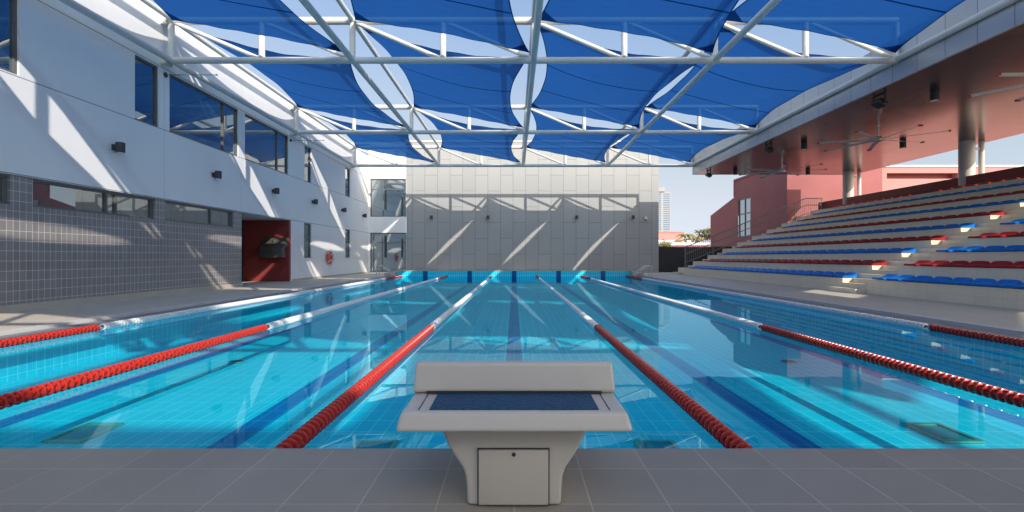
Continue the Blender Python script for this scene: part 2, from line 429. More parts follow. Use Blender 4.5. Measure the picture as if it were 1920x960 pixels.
for gx, lb in ((-4.25, 'small round dark drain in the left half of the pool floor'), (4.2, 'small round dark drain in the right half of the pool floor')):
    rd = thing('round_drain', lb, 'drain', (gx, 7.4, floor_z(7.4)))
    m = MB(); m.lathe([(.004, .11), (.016, .11), (.018, .095)], (gx, 7.4, floor_z(7.4)), 'z', 20); m.build('drain_ring', M['bronze'], rd, True)
    m = MB(); m.lathe([(.016, .09), (.020, .085)], (gx, 7.4, floor_z(7.4)), 'z', 20); m.build('drain_cover', M['slot'], rd, True)

# ------------------------------------------------------------------ lane ropes
def floats(y0, y1, name, mat):
    """string of flanged floats with slanted vanes between the flanges"""
    m = MB(); pitch = .060; n = int((y1 - y0) / pitch)
    for i in range(n):
        o = (0, y0 + i * pitch, 0)
        m.lathe([(0, .030), (.008, .032), (.010, .046), (.014, .0535), (.022, .0545), (.028, .051), (.031, .036), (.035, .030), (pitch, .030)], o, 'y', 14, caps=False)
        for j in range(6):
            a = 2 * PI * j / 6 + i * .5; a2 = a + .55
            c0, s0, c1, s1 = math.cos(a), math.sin(a), math.cos(a2), math.sin(a2)
            ya, yb = o[1] + .030, o[1] + pitch + .012
            m.quad((.029 * c0, ya, .029 * s0), (.048 * c0, ya, .048 * s0), (.048 * c1, yb, .048 * s1), (.029 * c1, yb, .029 * s1))
    return m.build(name, mat, None, smooth=True, fix=False)
rope = thing('lane_rope', 'red and white lane rope running from just left of the starting block', 'lane rope', (0, 0, 0))
for o in (floats(PY0 + .02, 7.32, 'red_float_section', M['red_float']), floats(7.36, 23.6, 'white_float_section', M['white_float']), floats(23.62, PY1 - .12, 'red_float_section', M['red_float'])):
    adopt(o, rope)
m = MB(); m.tube([(0, PY0 - .0, 0), (0, PY1 + .0, 0)], .008, 8); m.build('cable', M['cable'], rope)
rope.location = (-1.25, 0, -.02)
for x, lb in ((-6.27, 'lane rope lying along the left edge of the pool beside the deck'),
              (-3.75, 'second lane rope from the left, crossing the left half of the photo'),
              (1.25, 'red and white lane rope running from just right of the starting block'),
              (3.75, 'second lane rope from the right, crossing the right half of the photo'),
              (6.27, 'lane rope lying along the right edge of the pool in front of the stand')):
    dup(rope, (x, 0, -.02), lb)

# ------------------------------------------------------------------ starting block
sb = thing('starting_block', 'grey moulded starting block with a blue grip step on the near pool deck', 'starting block', (0, 1.6, .28))
half = [(.230, .530), (.222, .512), (.201, .462), (.185, .436), (.158, .397), (.149, .372), (.146, .345), (.143, .282)]
m = MB(); m.prism([(-x, z) for x, z in half] + [(x, z) for x, z in half[::-1]], 'y', 1.475, 1.90); m.bevel(.018, 4, 35)
m.build('pedestal', M['gelcoat'], sb, True)
m = MB(); m.box(-.108, .104, 1.463, 1.474, .289, .455); m.bevel(.004, 2)
dr = m.build('access_door', M['gel_door'], sb, True)
m = MB()
for a in ((-.1115, -.1085, 1.470, 1.4738, .286, .459), (.1045, .1075, 1.470, 1.4738, .286, .459), (-.108, .104, 1.470, 1.4738, .4555, .4585)): m.box(*a)
m.build('door_gap', M['slot'], sb)
m = MB(); m.lathe([(0, .006), (-.003, .006), (-.004, .004)], (-.001, 1.463, .443), 'y', 14); o = m.build('door_lock', M['slot'], None, True); o.parent = dr; o.matrix_parent_inverse = Matrix.Translation(-HOME[sb.name]) @ Matrix.Translation(HOME[sb.name])
# step slab: sides lean out towards the bottom lip
m = MB()
vt = [(-.334, 1.422, .585), (.334, 1.422, .585), (.334, 1.66, .585), (-.334, 1.66, .585)]
vb = [(-.347, 1.398, .532), (.347, 1.398, .532), (.347, 1.66, .532), (-.347, 1.66, .532)]
T = [m.bm.verts.new(q) for q in vt]; B = [m.bm.verts.new(q) for q in vb]
m.bm.faces.new(T); m.bm.faces.new(B[::-1])
for i in range(4): m.bm.faces.new((B[i], B[(i + 1) % 4], T[(i + 1) % 4], T[i]))
m.bevel(.015, 5, 30)
m.build('step', M['gelcoat'], sb, True)
m = MB(); m.box(-.252, .252, 1.438, 1.600, .5835, .5885); m.build('grip_mat', M['grip'], sb)
m = MB()
for s in (-1, 1):
    a, b = sorted((s * .283, s * .286)); m.box(a, b, 1.437, 1.60, .584, .5862)
m.build('mould_line', M['slot'], sb)
# raised front platform, its rear face leaning away from the step, top falling to the pool
m = MB()
prof = [(1.602, .594), (1.628, .683), (1.645, .687), (2.16, .555), (2.165, .525), (2.05, .50), (1.75, .545), (1.64, .575)]
lo = .331
A = [m.bm.verts.new((-lo - (.006 if z < .62 else 0), y, z)) for y, z in prof]; B = [m.bm.verts.new((lo + (.006 if z < .62 else 0), y, z)) for y, z in prof]
m.bm.faces.new(A); m.bm.faces.new(B[::-1])
for i in range(len(prof)): m.bm.faces.new((A[i], B[i], B[(i + 1) % len(prof)], A[(i + 1) % len(prof)]))
m.bevel(.012, 4, 30); m.build('front_platform', M['gelcoat'], sb, True)
m = MB(); m.box(-.29, .29, 1.6005, 1.615, .5865, .596); m.build('platform_gap_shade', M['slot'], sb)  # dark strip stands in for the shadow line in the gap
m = MB(); m.prism([(1.86, .6335), (2.12, .5673), (2.12, .5703), (1.86, .6365)], 'x', -.25, .25); m.build('platform_mat', M['grip'], sb)

# ------------------------------------------------------------------ white building on the left
wb = thing('building', 'long white two storey building with grey tiled base along the left deck', 'building', (WX, 15, 0))
upper = [(6.6, 9.38, 4.56, 6.2), (12.24, 13.07, 4.53, 6.18), (13.47, 16.84, 4.53, 6.18), (17.24, 20.58, 4.53, 6.18), (22.15, 22.9, 4.53, 6.18), (27.5, 28.3, 4.53, 6.18)]
lowr = [(22.1, 22.9, 1.0, 2.62), (27.5, 28.3, 1.0, 2.62)]
strip = [(6.2, 9.24, 2.05, 2.60), (9.68, 12.97, 2.05, 2.60), (13.37, 16.6, 2.05, 2.60)]
m = MB(); wall_sheet(m, 'x', WX, -6, 31.9, 2.62, 7.62, upper, -.14)
m.box(WX - .4, WX - .002, -6, 31.9, 7.50, 7.63); m.build('upper_wall', M['white_render'], wb)
m = MB(); wall_sheet(m, 'x', WX, 20.78, 31.9, 0, 2.618, lowr, -.14); m.build('lower_wall', M['white_render'], wb)
m = MB(); wall_sheet(m, 'x', WX - .035, -6, 17.1, .13, 2.618, strip, -.16)
m.quad((WX - .035, 17.1, .0), (WX - 2.0, 17.1, .0), (WX - 2.0, 17.1, 2.618), (WX - .035, 17.1, 2.618))
m.build('tiled_wall', M['grey_tile'], wb)
m = MB(); m.quad((WX - .036, -6, 2.617), (WX, -6, 2.617), (WX, 17.1, 2.617), (WX - .036, 17.1, 2.617)); m.build('drip_edge', M['frame'], wb)
m = MB(); m.box(WX - .1, WX + .02, -6, 17.1, 0, .13); m.box(WX - .1, WX + .015, 20.9, 31.85, 0, .09); m.build('skirting', M['skirt'], wb)
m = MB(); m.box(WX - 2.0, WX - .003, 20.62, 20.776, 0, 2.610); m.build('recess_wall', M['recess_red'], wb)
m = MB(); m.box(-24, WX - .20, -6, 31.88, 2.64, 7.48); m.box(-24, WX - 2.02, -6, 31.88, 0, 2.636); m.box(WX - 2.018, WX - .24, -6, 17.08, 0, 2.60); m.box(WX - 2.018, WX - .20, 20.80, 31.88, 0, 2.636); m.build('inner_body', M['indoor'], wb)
m = MB(); m.quad((WX - 2.0, 17.1, 2.612), (WX, 17.1, 2.612), (WX, 20.78, 2.612), (WX - 2.0, 20.78, 2.612)); m.build('recess_ceiling', M['white_render'], wb)
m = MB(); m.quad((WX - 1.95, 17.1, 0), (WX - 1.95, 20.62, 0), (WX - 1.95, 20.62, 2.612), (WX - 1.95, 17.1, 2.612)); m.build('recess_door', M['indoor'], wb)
for (a, b, c, e), mu in zip(upper, ((), (), (16.06,), (19.7,), (), ())): window(wb, 'x', WX, a, b, c, e, -.09, mu, (5.3,) if b - a < .9 and a > 20 else ())
for (a, b, c, e) in lowr: window(wb, 'x', WX, a, b, c, e, -.09, (), (1.96,), 'green_glass', .06)
for (a, b, c, e), mu in zip(strip, ((), (11.5, 11.78), (15.46,))): window(wb, 'x', WX - .035, a, b, c, e, -.10, mu, (), 'glass', .045)

# ------------------------------------------------------------------ end block: white bay with glazing + clad hall wall
eb = thing('building', 'white end bay with large glazed window above a glass door, in the left far corner', 'building', (-8.4, 31.9, 0))
op = [(-9.5, -7.14, 3.70, 6.20), (-9.5, -7.14, .06, 2.64)]
m = MB(); wall_sheet(m, 'y', 31.9, WX, -7.13, 0, 8.62, op, .16); m.box(WX - 1.5, -7.13, 32.0, 33.5, 8.5, 8.64); m.build('bay_wall', M['white_render'], eb)
window(eb, 'y', 31.9, *op[0], .12, (-8.66,), (5.52,), 'bay_glass', .06)
window(eb, 'y', 31.9, *op[1], .12, (-8.72, -9.3), (2.0,), 'bay_glass', .06)
hb = thing('hall', 'windowless hall clad in tall pale grey panels behind the end of the pool', 'building', (1.2, FY, 0))
m = MB(); m.box(-7.128, 9.56, FY, FY + 14, 0, 8.66); m.build('clad_wall', M['cladding'], hb)
m = MB(); m.box(-7.16, 9.60, FY - .04, FY + 14.04, 8.662, 8.76); m.build('coping', M['roof_white'], hb)

# wall lamps: up-and-down cylinders on a small bracket
def lamp(label, loc, group, rz=0):
    t = thing('wall_lamp', label, 'lamp', (0, 0, 0), group)
    m = MB(); m.lathe([(-.12, .085), (-.115, .095), (.115, .095), (.12, .085)], (.18, 0, 0), 'z', 20); m.build('lamp_body', M['lamp_grey'], t, True)
    m = MB(); m.box(0, .10, -.05, .05, -.07, .07); m.bevel(.008, 2); m.build('lamp_bracket', M['lamp_grey'], t, True)
    m = MB(); m.lathe([(-.121, .07), (-.123, .065)], (.18, 0, 0), 'z', 16); m.build('lamp_lens', M['lamp_lens'], t)
    t.location = loc; t.rotation_euler[2] = rz
    return t
lp = None
for y, lb in ((11.57, 'nearest charcoal wall lamp on the left building, below the narrow upper window'),
              (15.4, 'charcoal wall lamp on the white wall below the widest upper window'),
              (19.2, 'charcoal wall lamp on the white wall above the red recess'),
              (22.97, 'charcoal wall lamp on the white wall just past the narrow windows nearest the red recess'),
              (26.9, 'charcoal wall lamp on the left wall just before the last pair of narrow windows'),
              (30.6, 'farthest charcoal wall lamp on the left building, beside the glazed end bay')):
    if lp is None: lp = lamp(lb, (WX, y, 3.66), 'wall lamps along the white building')
    else: dup(lp, (WX, y, 3.66), lb)
for x, lb in ((-5.45, 'first charcoal lamp from the left on the clad hall wall'), (-1.72, 'second charcoal lamp from the left on the clad hall wall'),
              (4.12, 'third charcoal lamp from the left on the clad hall wall'), (7.85, 'rightmost charcoal lamp on the clad hall wall, beside the white camera')):
    dup(lp, (x, FY, 3.66), lb, 'wall lamps on the hall', -PI / 2)
cam_t = thing('security_camera', 'small white dome camera at the right end of the clad hall wall', 'camera', (8.68, FY, 3.6))
m = MB(); m.box(8.64, 8.72, FY - .14, FY - .003, 3.66, 3.74); m.lathe([(3.52, .07), (3.60, .10), (3.66, .10)], (8.68, FY - .14, 0), 'z', 16); m.build('camera_mount', M['white_metal'], cam_t, True)
m = MB(); m.lathe([(3.43, .02), (3.45, .055), (3.49, .07), (3.518, .072)], (8.68, FY - .14, 0), 'z', 16); m.build('camera_dome', M['black'], cam_t, True)

# flag-line rods sticking out of the white wall
for y, lb in ((13.3, 'thin horizontal rod sticking out of the white wall near the first truss'), (20.75, 'thin horizontal rod sticking out of the white wall near the second truss')):
    t = thing('wall_rod', lb, 'rod', (WX, y, 6.05))
    m = MB(); m.lathe([(.0, .07), (.03, .07), (.05, .03)], (WX, y, 6.05), 'x', 16); m.build('rod_base', M['lamp_grey'], t, True)
    m = MB(); m.tube([(WX + .04, y, 6.05), (WX + 1.40, y, 6.05)], .009, 8); m.lathe([(1.40, .02), (1.44, .02)], (WX, y, 6.05), 'x', 8); m.build('rod', M['frame'], t, True)

# life ring
ring = thing('life_ring', 'orange life ring hanging on the white wall between two narrow windows', 'life ring', (WX, 24.9, 1.02))
m = MB(); R, r = .27, .075; n1, n2 = 36, 14
vv = [[m.bm.verts.new((WX + .10 + r * .8 * math.sin(b), 24.9 + (R + r * math.cos(b)) * math.cos(a), 1.02 + (R + r * math.cos(b)) * math.sin(a))) for b in [2 * PI * j / n2 for j in range(n2)]] for a in [2 * PI * i / n1 for i in range(n1)]]
for i in range(n1):
    for j in range(n2): m.bm.faces.new((vv[i][j], vv[(i + 1) % n1][j], vv[(i + 1) % n1][(j + 1) % n2], vv[i][(j + 1) % n2]))
m.build('ring', M['orange'], ring, True)
m = MB()
for i in range(4):
    a0 = PI / 4 + i * PI / 2
    pts = [(WX + .12 + .05 * math.sin(PI * q / 8), 24.9 + (R + r + .015 + .04 * math.sin(PI * q / 8)) * math.cos(a0 + q / 8 * PI / 2), 1.02 + (R + r + .015 + .04 * math.sin(PI * q / 8)) * math.sin(a0 + q / 8 * PI / 2)) for q in range(9)]
    m.tube(pts, .011, 6)
m.build('grab_rope', M['orange'], ring, True)
m = MB()
for i in range(4):
    a = PI / 4 + i * PI / 2
    m.lathe([(-.035, .083), (.035, .083)], (0, 0, 0), 'z', 14)
    vs = m.bm.verts[:]; 
    for v in vs[-28:]:
        q = Vector(v.co); t2 = Vector((-math.sin(a), math.cos(a)))
        c2 = Vector((math.cos(a), math.sin(a))) * (R + q.x) + t2 * q.z
        v.co = (WX + .10 + q.y * .82, 24.9 + c2.x, 1.02 + c2.y)
m.build('band', M['white_float'], ring, True)
m = MB(); m.box(WX + .001, WX + .05, 24.86, 24.94, 1.26, 1.34); m.build('hook', M['frame'], ring)

# drinking trough on the red recess wall
ft = thing('drinking_fountain', 'dark stainless steel drinking fountain on the dark red recess wall', 'fountain', (-10.2, 20.6, 1.0))
m = MB(); m.box(-10.72, -9.66, 20.56, 20.618, 1.42, 1.86); m.build('back_plate', M['dark_steel'], ft)
m = MB(); m.prism([(20.558, 1.02), (20.558, 1.72), (20.30, 1.40), (20.24, 1.36), (20.24, 1.02)], 'x', -10.66, -9.70); m.bevel(.012, 2); m.build('basin', M['dark_steel'], ft, True)
m = MB(); m.tube([(-10.2, 20.555, 1.74), (-10.2, 20.46, 1.77), (-10.2, 20.42, 1.72)], .018, 10); m.build('spout', M['steel'], ft, True)

# ------------------------------------------------------------------ roof steel over the pool
def build_truss(root):
    y = 0.0
    m = MB(); m.tube([(NX[0] - .02, y, ZB), (NX[4] + .02, y, ZB)], .088, 20); m.build('bottom_chord', M['pipe'], root, True)
    m = MB(); m.tube([(NX[0] - .02, y, ZT), (NX[4] + .02, y, ZT)], .10, 20); m.build('top_chord', M['pipe'], root, True)
    for i in range(9):
        x = NX[0] + i * (NX[4] - NX[0]) / 8
        m = MB(); m.tube([(x, y, ZB + .07), (x, y, ZT - .07)], .080 if i % 2 == 0 else .082, 16); m.build('post', M['pipe'], root, True)
    for i in range(8):
        x0 = NX[0] + i * (NX[4] - NX[0]) / 8; x1 = x0 + (NX[4] - NX[0]) / 8
        m = MB(); m.tube([(x0 + .09, y, ZT - .05), (x1 - .09, y, ZB + .06)], .060, 14); m.build('diagonal', M['pipe'], root, True)
    for z in (ZB, ZT):
        m = MB(); m.box(NX[0] - .215, NX[0] - .05, y - .13, y + .13, z - .13, z + .13)
        for a in (-.08, .08):
            for b in (-.09, 0, .09): m.lathe([(NX[0] - .05, .018), (NX[0] - .02, .018)], (0, y + a, z + b), 'x', 8)
        m.build('end_bracket', M['pipe'], root, False)
tr0 = thing('roof_truss', 'white tubular steel truss spanning the pool, nearest in view', 'truss', (0, 0, 0), 'roof trusses over the pool')
build_truss(tr0)
tr0.location = (0, TR[3], 0)
for i, lb in ((4, 'white tubular steel truss, the middle one of the three in view'), (5, 'white tubular steel truss farthest from the starting block, against the clad hall'),
              (2, 'white tubular steel truss overhead, above the near end of the pool'), (0, 'white tubular steel truss at the rear hall behind the camera'), (1, 'white tubular steel truss above the starting end deck')):
    dup(tr0, (0, TR[i], 0), lb)
wds = ['left of centre', 'in the middle', 'right of centre']
for j, i in enumerate((1, 2, 3)):
    m = MB(); m.tube([(NX[i], TR[0], ZB + .01), (NX[i], TR[5], ZB + .01)], .082, 18)
    tag(m.build('roof_pipe', M['pipe'], None, True), f'long lower roof pipe running down the pool, {wds[j]}', 'pipe', 'long roof pipes')
    m = MB(); m.tube([(NX[i], TR[0], ZT + .02), (NX[i], TR[5], ZT + .02)], .072, 16)
    tag(m.build('roof_pipe', M['pipe'], None, True), f'long upper roof pipe under the sky gap, {wds[j]}', 'pipe', 'long roof pipes')
m = MB(); m.tube([(NX[0] + .03, TR[0], ZB - .02), (NX[0] + .03, TR[5], ZB - .02)], .085, 18)
tag(m.build('roof_pipe', M['pipe'], None, True), 'lower edge pipe running along the white building above its windows', 'pipe', 'long roof pipes')
m = MB(); m.tube([(NX[0] + .06, TR[0], ZT + .02), (NX[0] + .06, TR[5], ZT + .02)], .075, 18)
tag(m.build('roof_pipe', M['pipe'], None, True), 'upper edge pipe running along the top of the white building', 'pipe', 'long roof pipes')
m = MB(); m.tube([(NX[4] - .02, TR[0], ZB + .02), (NX[4] - .02, TR[5], ZB + .02)], .085, 18)
ep = tag(m.build('roof_pipe', M['pipe'], None, True), 'edge pipe running along the grey fascia of the right canopy', 'pipe', 'long roof pipes')

def sail(i, j, label, group):
    xl, xr = NX[i] + .10, NX[i + 1] - .10
    y0, y1 = TR[j + 1] + .10, TR[j + 2] - .10
    zl, zr = ZT - .03, ZB + .16
    aL, aR, b, sag = .48, .57, .46, .12
    if i == 3: aR = .64
    nu, nv = 28, 40; bm = bmesh.new(); uvl = bm.loops.layers.uv.new('UVMap'); G = []
    rnd = random.Random(i * 10 + j); ph = rnd.uniform(0, 6); amp = rnd.uniform(.006, .014)
    for q in range(nv + 1):
        v = q / nv; row = []
        for p_ in range(nu + 1):
            u = p_ / nu
            x = (xl + aL * 4 * v * (1 - v)) * (1 - u) + (xr - aR * 4 * v * (1 - v)) * u
            y = (y0 + b * 4 * u * (1 - u)) * (1 - v) + (y1 - b * 4 * u * (1 - u)) * v
            z = zl * (1 - u) + zr * u - sag * 4 * u * (1 - u) - .04 * 16 * u * (1 - u) * v * (1 - v)
            z += .012 * math.sin(23 * v + 5 * u + ph) * max(0, 1 - 5 * min(u, 1 - u)) + .010 * math.sin(31 * u + ph) * max(0, 1 - 7 * min(v, 1 - v))
            z += amp * math.sin(9 * u + 7 * v + ph) * (1 - abs(2 * u - 1)) 
            row.append((bm.verts.new((x, y, z)), u, v))
        G.append(row)
    for q in range(nv):
        for p_ in range(nu):
            cs = (G[q][p_], G[q][p_ + 1], G[q + 1][p_ + 1], G[q + 1][p_])
            fc = bm.faces.new([c[0] for c in cs])
            for lp_, c in zip(fc.loops, cs): lp_[uvl].uv = (c[1], c[2])
    me = bpy.data.meshes.new('shade_sail'); bm.to_mesh(me); bm.free(); me.materials.append(M['cloth']); me.shade_smooth()
    o = bpy.data.objects.new('shade_sail', me); COL.objects.link(o)
    return tag(o, label, 'shade sail', group)
rw = {0: 'overhead at the starting end', 1: 'before the nearest truss', 2: 'just past the nearest truss', 3: 'just before the farthest truss'}
cw = ['beside the white building', 'just left of the middle pipe', 'just right of the middle pipe', 'beside the right canopy']
for j in range(4):
    for i in range(4):
        sail(i, j, f'blue shade sail {cw[i]}, {rw[j]}', 'shade sails over the pool')

rw[-1] = 'added out of view at the rear hall'
sail(3, -1, f'blue shade sail {cw[3]}, {rw[-1]}', 'shade sails over the pool')  # unseen extra sail, added to shade the pool right of centre

# ------------------------------------------------------------------ canopy over the stand
SZ = 5.9
cp = thing('canopy', 'flat grey canopy roof with reddish metal soffit over the spectator stand', 'canopy', (10.5, 15, SZ))
outline = [(10.58, 28.4), (20, 28.4), (20, 11.55), (14.2, 5.75), (14.2, 2.75), (20, 8.55), (20, 5.3), (10.58, -4.2)]  # slanted end and notch, out of view, added to let sun through
m = MB(); m.prism(outline, 'z', SZ, SZ + .04); m.build('soffit', M['soffit'], cp)
m = MB(); m.prism(outline, 'z', SZ + .042, SZ + .30); m.build('roof_deck', M['fascia'], cp)
m = MB(); m.box(10.50, 10.577, -4.2, 28.45, SZ - .012, 7.08); m.box(10.50, 20.0, 28.402, 28.47, SZ - .012, 7.08); m.build('fascia', M['fascia'], cp)
# columns with downpipes
for y, lb in ((20.3, 'thick round pale column behind the stand, the one nearer the starting end'), (27.5, 'thick round pale column behind the far end of the stand')):
    t = thing('column', lb, 'column', (19.0, y, 0), 'columns holding up the canopy')
    m = MB(); m.lathe([(0, .27), (SZ - .004, .27)], (19.0, y, 0), 'z', 32); m.build('shaft', M['column'], t, True)
    m = MB(); m.lathe([(0, .10), (SZ - .004, .10)], (19.62, y, 0), 'z', 20); m.build('downpipe', M['column'], t, True)
    m = MB(); m.box(19.22, 19.52, y - .03, y + .03, 5.55, 5.63); m.build('bracket', M['column'], t)
# fans
fan = thing('ceiling_fan', 'large ceiling fan under the canopy, in front of the nearer column', 'fan', (0, 0, 0), 'large fans under the canopy')
m = MB(); m.lathe([(-.46, .035), (-.02, .035), (-.018, .09), (-.002, .09)], (0, 0, 0), 'z', 16); m.build('rod', M['steel'], fan, True)
m = MB(); m.lathe([(-.62, .10), (-.60, .17), (-.52, .17), (-.50, .12), (-.44, .11), (-.42, .05)], (0, 0, 0), 'z', 24); m.build('motor_hub', M['steel'], fan, True)
for b_ in range(7):
    a = 2 * PI * b_ / 7 + .18; c, s = math.cos(a), math.sin(a)
    m = MB(); A = []
    for t_, wd in ((.15, .07), (1.93, .06)):
        for e, zz in ((-wd, -.555), (wd, -.525), (wd, -.535), (-wd, -.567)):
            A.append(m.bm.verts.new((t_ * c - e * s, t_ * s + e * c, zz)))
    for fc in ((0, 1, 5, 4), (1, 2, 6, 5), (2, 3, 7, 6), (3, 0, 4, 7), (0, 3, 2, 1), (4, 5, 6, 7)): m.bm.faces.new([A[q] for q in fc])
    bo = m.build('blade', M['pipe'], fan)
    m = MB(); m.box(0, 1, 0, 1, 0, 1)
    for v in m.bm.verts:
        t_, e, zz = 1.932 + .06 * v.co.x, -.062 + .124 * v.co.y, -.575 + .055 * v.co.z
        v.co = (t_ * c - e * s, t_ * s + e * c, zz)
    tip = m.build('blade_tip', M['red_float'], None); tip.parent = bo
fan.location = (13.4, 17.8, SZ)
dup(fan, (13.4, 24.2, SZ), 'large ceiling fan under the canopy, nearest the red building', None, .5)
dup(fan, (13.4, 11.4, SZ), 'large ceiling fan under the canopy of which only blade tips show at the right edge', None, .25)
# downlights and floodlights on the soffit
dl = thing('downlight', 'dark cylinder downlight under the canopy, the nearest and largest', 'lamp', (0, 0, 0), 'downlights under the canopy')
m = MB(); m.lathe([(-.26, .105), (-.25, .115), (-.002, .115)], (0, 0, 0), 'z', 20); m.build('lamp_body', M['lamp_grey'], dl, True)
m = MB(); m.lathe([(-.263, .09), (-.261, .10)], (0, 0, 0), 'z', 18); m.build('lamp_lens', M['lamp_lens'], dl)
dl.location = (12.35, 14.2, SZ)
for x, y, lb in ((12.35, 20.6, 'dark cylinder downlight under the canopy, left of the nearer fan'), (16.4, 20.4, 'dark cylinder downlight under the canopy, beneath the blades of the nearer fan'),
                 (12.35, 27.0, 'dark cylinder downlight at the far end of the canopy, left of the far fan'), (16.4, 27.0, 'dark cylinder downlight at the far end of the canopy, by the far column')):
    dup(dl, (x, y, SZ), lb)
fl = thing('floodlight', 'black box floodlight under the canopy edge, the nearest and largest', 'floodlight', (0, 0, 0), 'floodlights under the canopy edge')
m = MB(); m.box(-.14, .14, -.17, .17, -.08, .08); m.bevel(.03, 2)
bmesh.ops.rotate(m.bm, verts=m.bm.verts, cent=(0, 0, 0), matrix=Matrix.Rotation(.5, 3, 'Y')); bmesh.ops.translate(m.bm, verts=m.bm.verts, vec=(0, 0, -.25)); m.build('housing', M['black'], fl, True)
m = MB(); m.box(-.141, -.13, -.13, .13, -.055, .055)
bmesh.ops.rotate(m.bm, verts=m.bm.verts, cent=(0, 0, 0), matrix=Matrix.Rotation(.5, 3, 'Y')); bmesh.ops.translate(m.bm, verts=m.bm.verts, vec=(-.012, 0, -.245)); m.build('front_glass', M['glass'], fl)
m = MB(); m.box(-.03, .03, -.23, -.205, -.30, -.03); m.box(-.03, .03, .205, .23, -.30, -.03); m.box(-.03, .03, -.23, .23, -.029, -.002); m.build('bracket', M['black'], fl)
fl.location = (10.95, 14.5, SZ)
dup(fl, (10.95, 20.8, SZ), 'black box floodlight under the canopy edge, the middle one of three')
dup(fl, (10.95, 27.2, SZ), 'black box floodlight at the far corner of the canopy edge')

# ------------------------------------------------------------------ stand
RX, RD, RH, RZ = 10.0, .90, .383, .40            # first riser, tread depth, rise, height of row one
SY0, SY1, AY0, AY1, EY = 5.5, 28.4, 13.7, 14.72, 29.5
st = thing('grandstand', 'stepped spectator stand faced in beige tiles along the right deck', 'grandstand', (RX, 15, 0))
for i in range(10):
    x0 = RX + i * RD; x1 = x0 + RD if i < 9 else 18.8; zt = RZ + i * RH
    zb = 0 if i == 0 else RZ + (i - 1) * RH - .02
    rise = RZ if i == 0 else RH
    m = MB(); t = MB(); zn = zt - rise / 3                      # the aisle is cut into each tier by a third of its rise
    for (ya, yb, xs, zz) in ((SY0, AY0, x0, zt), (AY1, EY, x0, zt), (AY0 + .002, AY1 - .002, x0 + .31, zt - .001), (AY0 + .002, AY1 - .002, x0, zn)):
        xe = x0 + .308 if zz == zn else x1
        m.box(xs, xe, ya, yb, zb, zz - .03)
        t.box(xs - .012, (xe if zz == zn else xe - .013) - .001, ya, yb, zz - .028, zz)
    m.build('riser', M['stand_tile'], st); t.build('tread', M['tread_tile'], st)
    for (a, b) in ((AY0 + .02, AY1 + .16), (SY1 + .05, EY - .02)):
        zs = 0 if i == 0 else RZ + (i - 1) * RH + .002
        m = MB(); m.box(x0 - .32, x0 - .014, a, b, zs, zs + rise / 3); m.bevel(.008, 2); m.build('aisle_step', M['tread_tile'], st)
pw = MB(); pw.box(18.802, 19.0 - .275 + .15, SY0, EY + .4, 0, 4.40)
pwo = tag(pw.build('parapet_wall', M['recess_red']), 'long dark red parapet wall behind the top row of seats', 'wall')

def seat_mesh(name, mat):
    bm = bmesh.new(); nx, ny = 12, 12; D_, W_ = .42, .495; G = []
    for i in range(nx + 1):
        u = i / nx; row = []
        for j in range(ny + 1):
            v = j / ny; e = abs(2 * v - 1)
            wv = W_ * (1 - .06 * (1 - u)) * (1 if u > .35 else .94)
            dish = -.022 * max(0, 1 - e ** 4) * math.sin(PI * min(1, u / .8)) if u < .8 else 0
            back = .08 * max(0, (u - .62) / .38) ** 1.6 * (1 - .25 * e ** 3)
            lip = -.022 * max(0, (.16 - u) / .16) ** 2
            edge = -.018 * max(0, (e - .86) / .14) ** 2
            row.append(bm.verts.new((u * D_, (v - .5) * wv, .085 + dish + back + lip + edge)))
        G.append(row)
    for i in range(nx):
        for j in range(ny): bm.faces.new((G[i][j], G[i + 1][j], G[i + 1][j + 1], G[i][j + 1]))
    rim = [G[i][0] for i in range(nx + 1)] + [G[nx][j] for j in range(1, ny + 1)] + [G[i][ny] for i in range(nx - 1, -1, -1)] + [G[0][j] for j in range(ny - 1, 0, -1)]
    low = [bm.verts.new((.02 + v.co.x * .94, v.co.y * .95, .018 if v.co.x < .3 else .002)) for v in rim]
    n = len(rim)
    for q in range(n): bm.faces.new((rim[q], rim[(q + 1) % n], low[(q + 1) % n], low[q]))
    bmesh.ops.recalc_face_normals(bm, faces=bm.faces)
    me = bpy.data.meshes.new(name); bm.to_mesh(me); bm.free(); me.materials.append(mat); me.shade_smooth(); me.set_sharp_from_angle(angle=math.radians(50))
    return me
SM = [seat_mesh('seat', M['blue_seat']), seat_mesh('seat', M['red_seat'])]
ORD = ['front', 'second', 'third', 'fourth', 'fifth', 'sixth', 'seventh', 'eighth', 'ninth', 'topmost']
first = {}
for i in range(10):
    cn = ('blue', 'red')[i % 2]
    for side in (0, 1):
        y = AY1 + .30 if side == 0 else AY0 - .30
        while True:
            if side == 0 and y > SY1 - .25: break
            if side == 1 and y < max(SY0, (RX + i * RD) / 1.054 - .6): break
            if side == 0 or y > 0:
                vis = (RX + i * RD) / 1.056 < y + .6
                if vis:
                    if i % 2 not in first:
                        o = bpy.data.objects.new('stadium_seat', SM[i % 2]); first[i % 2] = o
                    else: o = first[i % 2].copy()
                    COL.objects.link(o); o.location = (RX + i * RD + .06, y, RZ + i * RH + .001)
                    where = 'beyond the aisle' if side == 0 else 'right of the aisle'
                    tag(o, f'{cn} plastic seat in the {ORD[i]} row of the stand, {where}', 'seat', f'{cn} seats of the {ORD[i]} row {where}')
            y += .53 if side == 0 else -.53

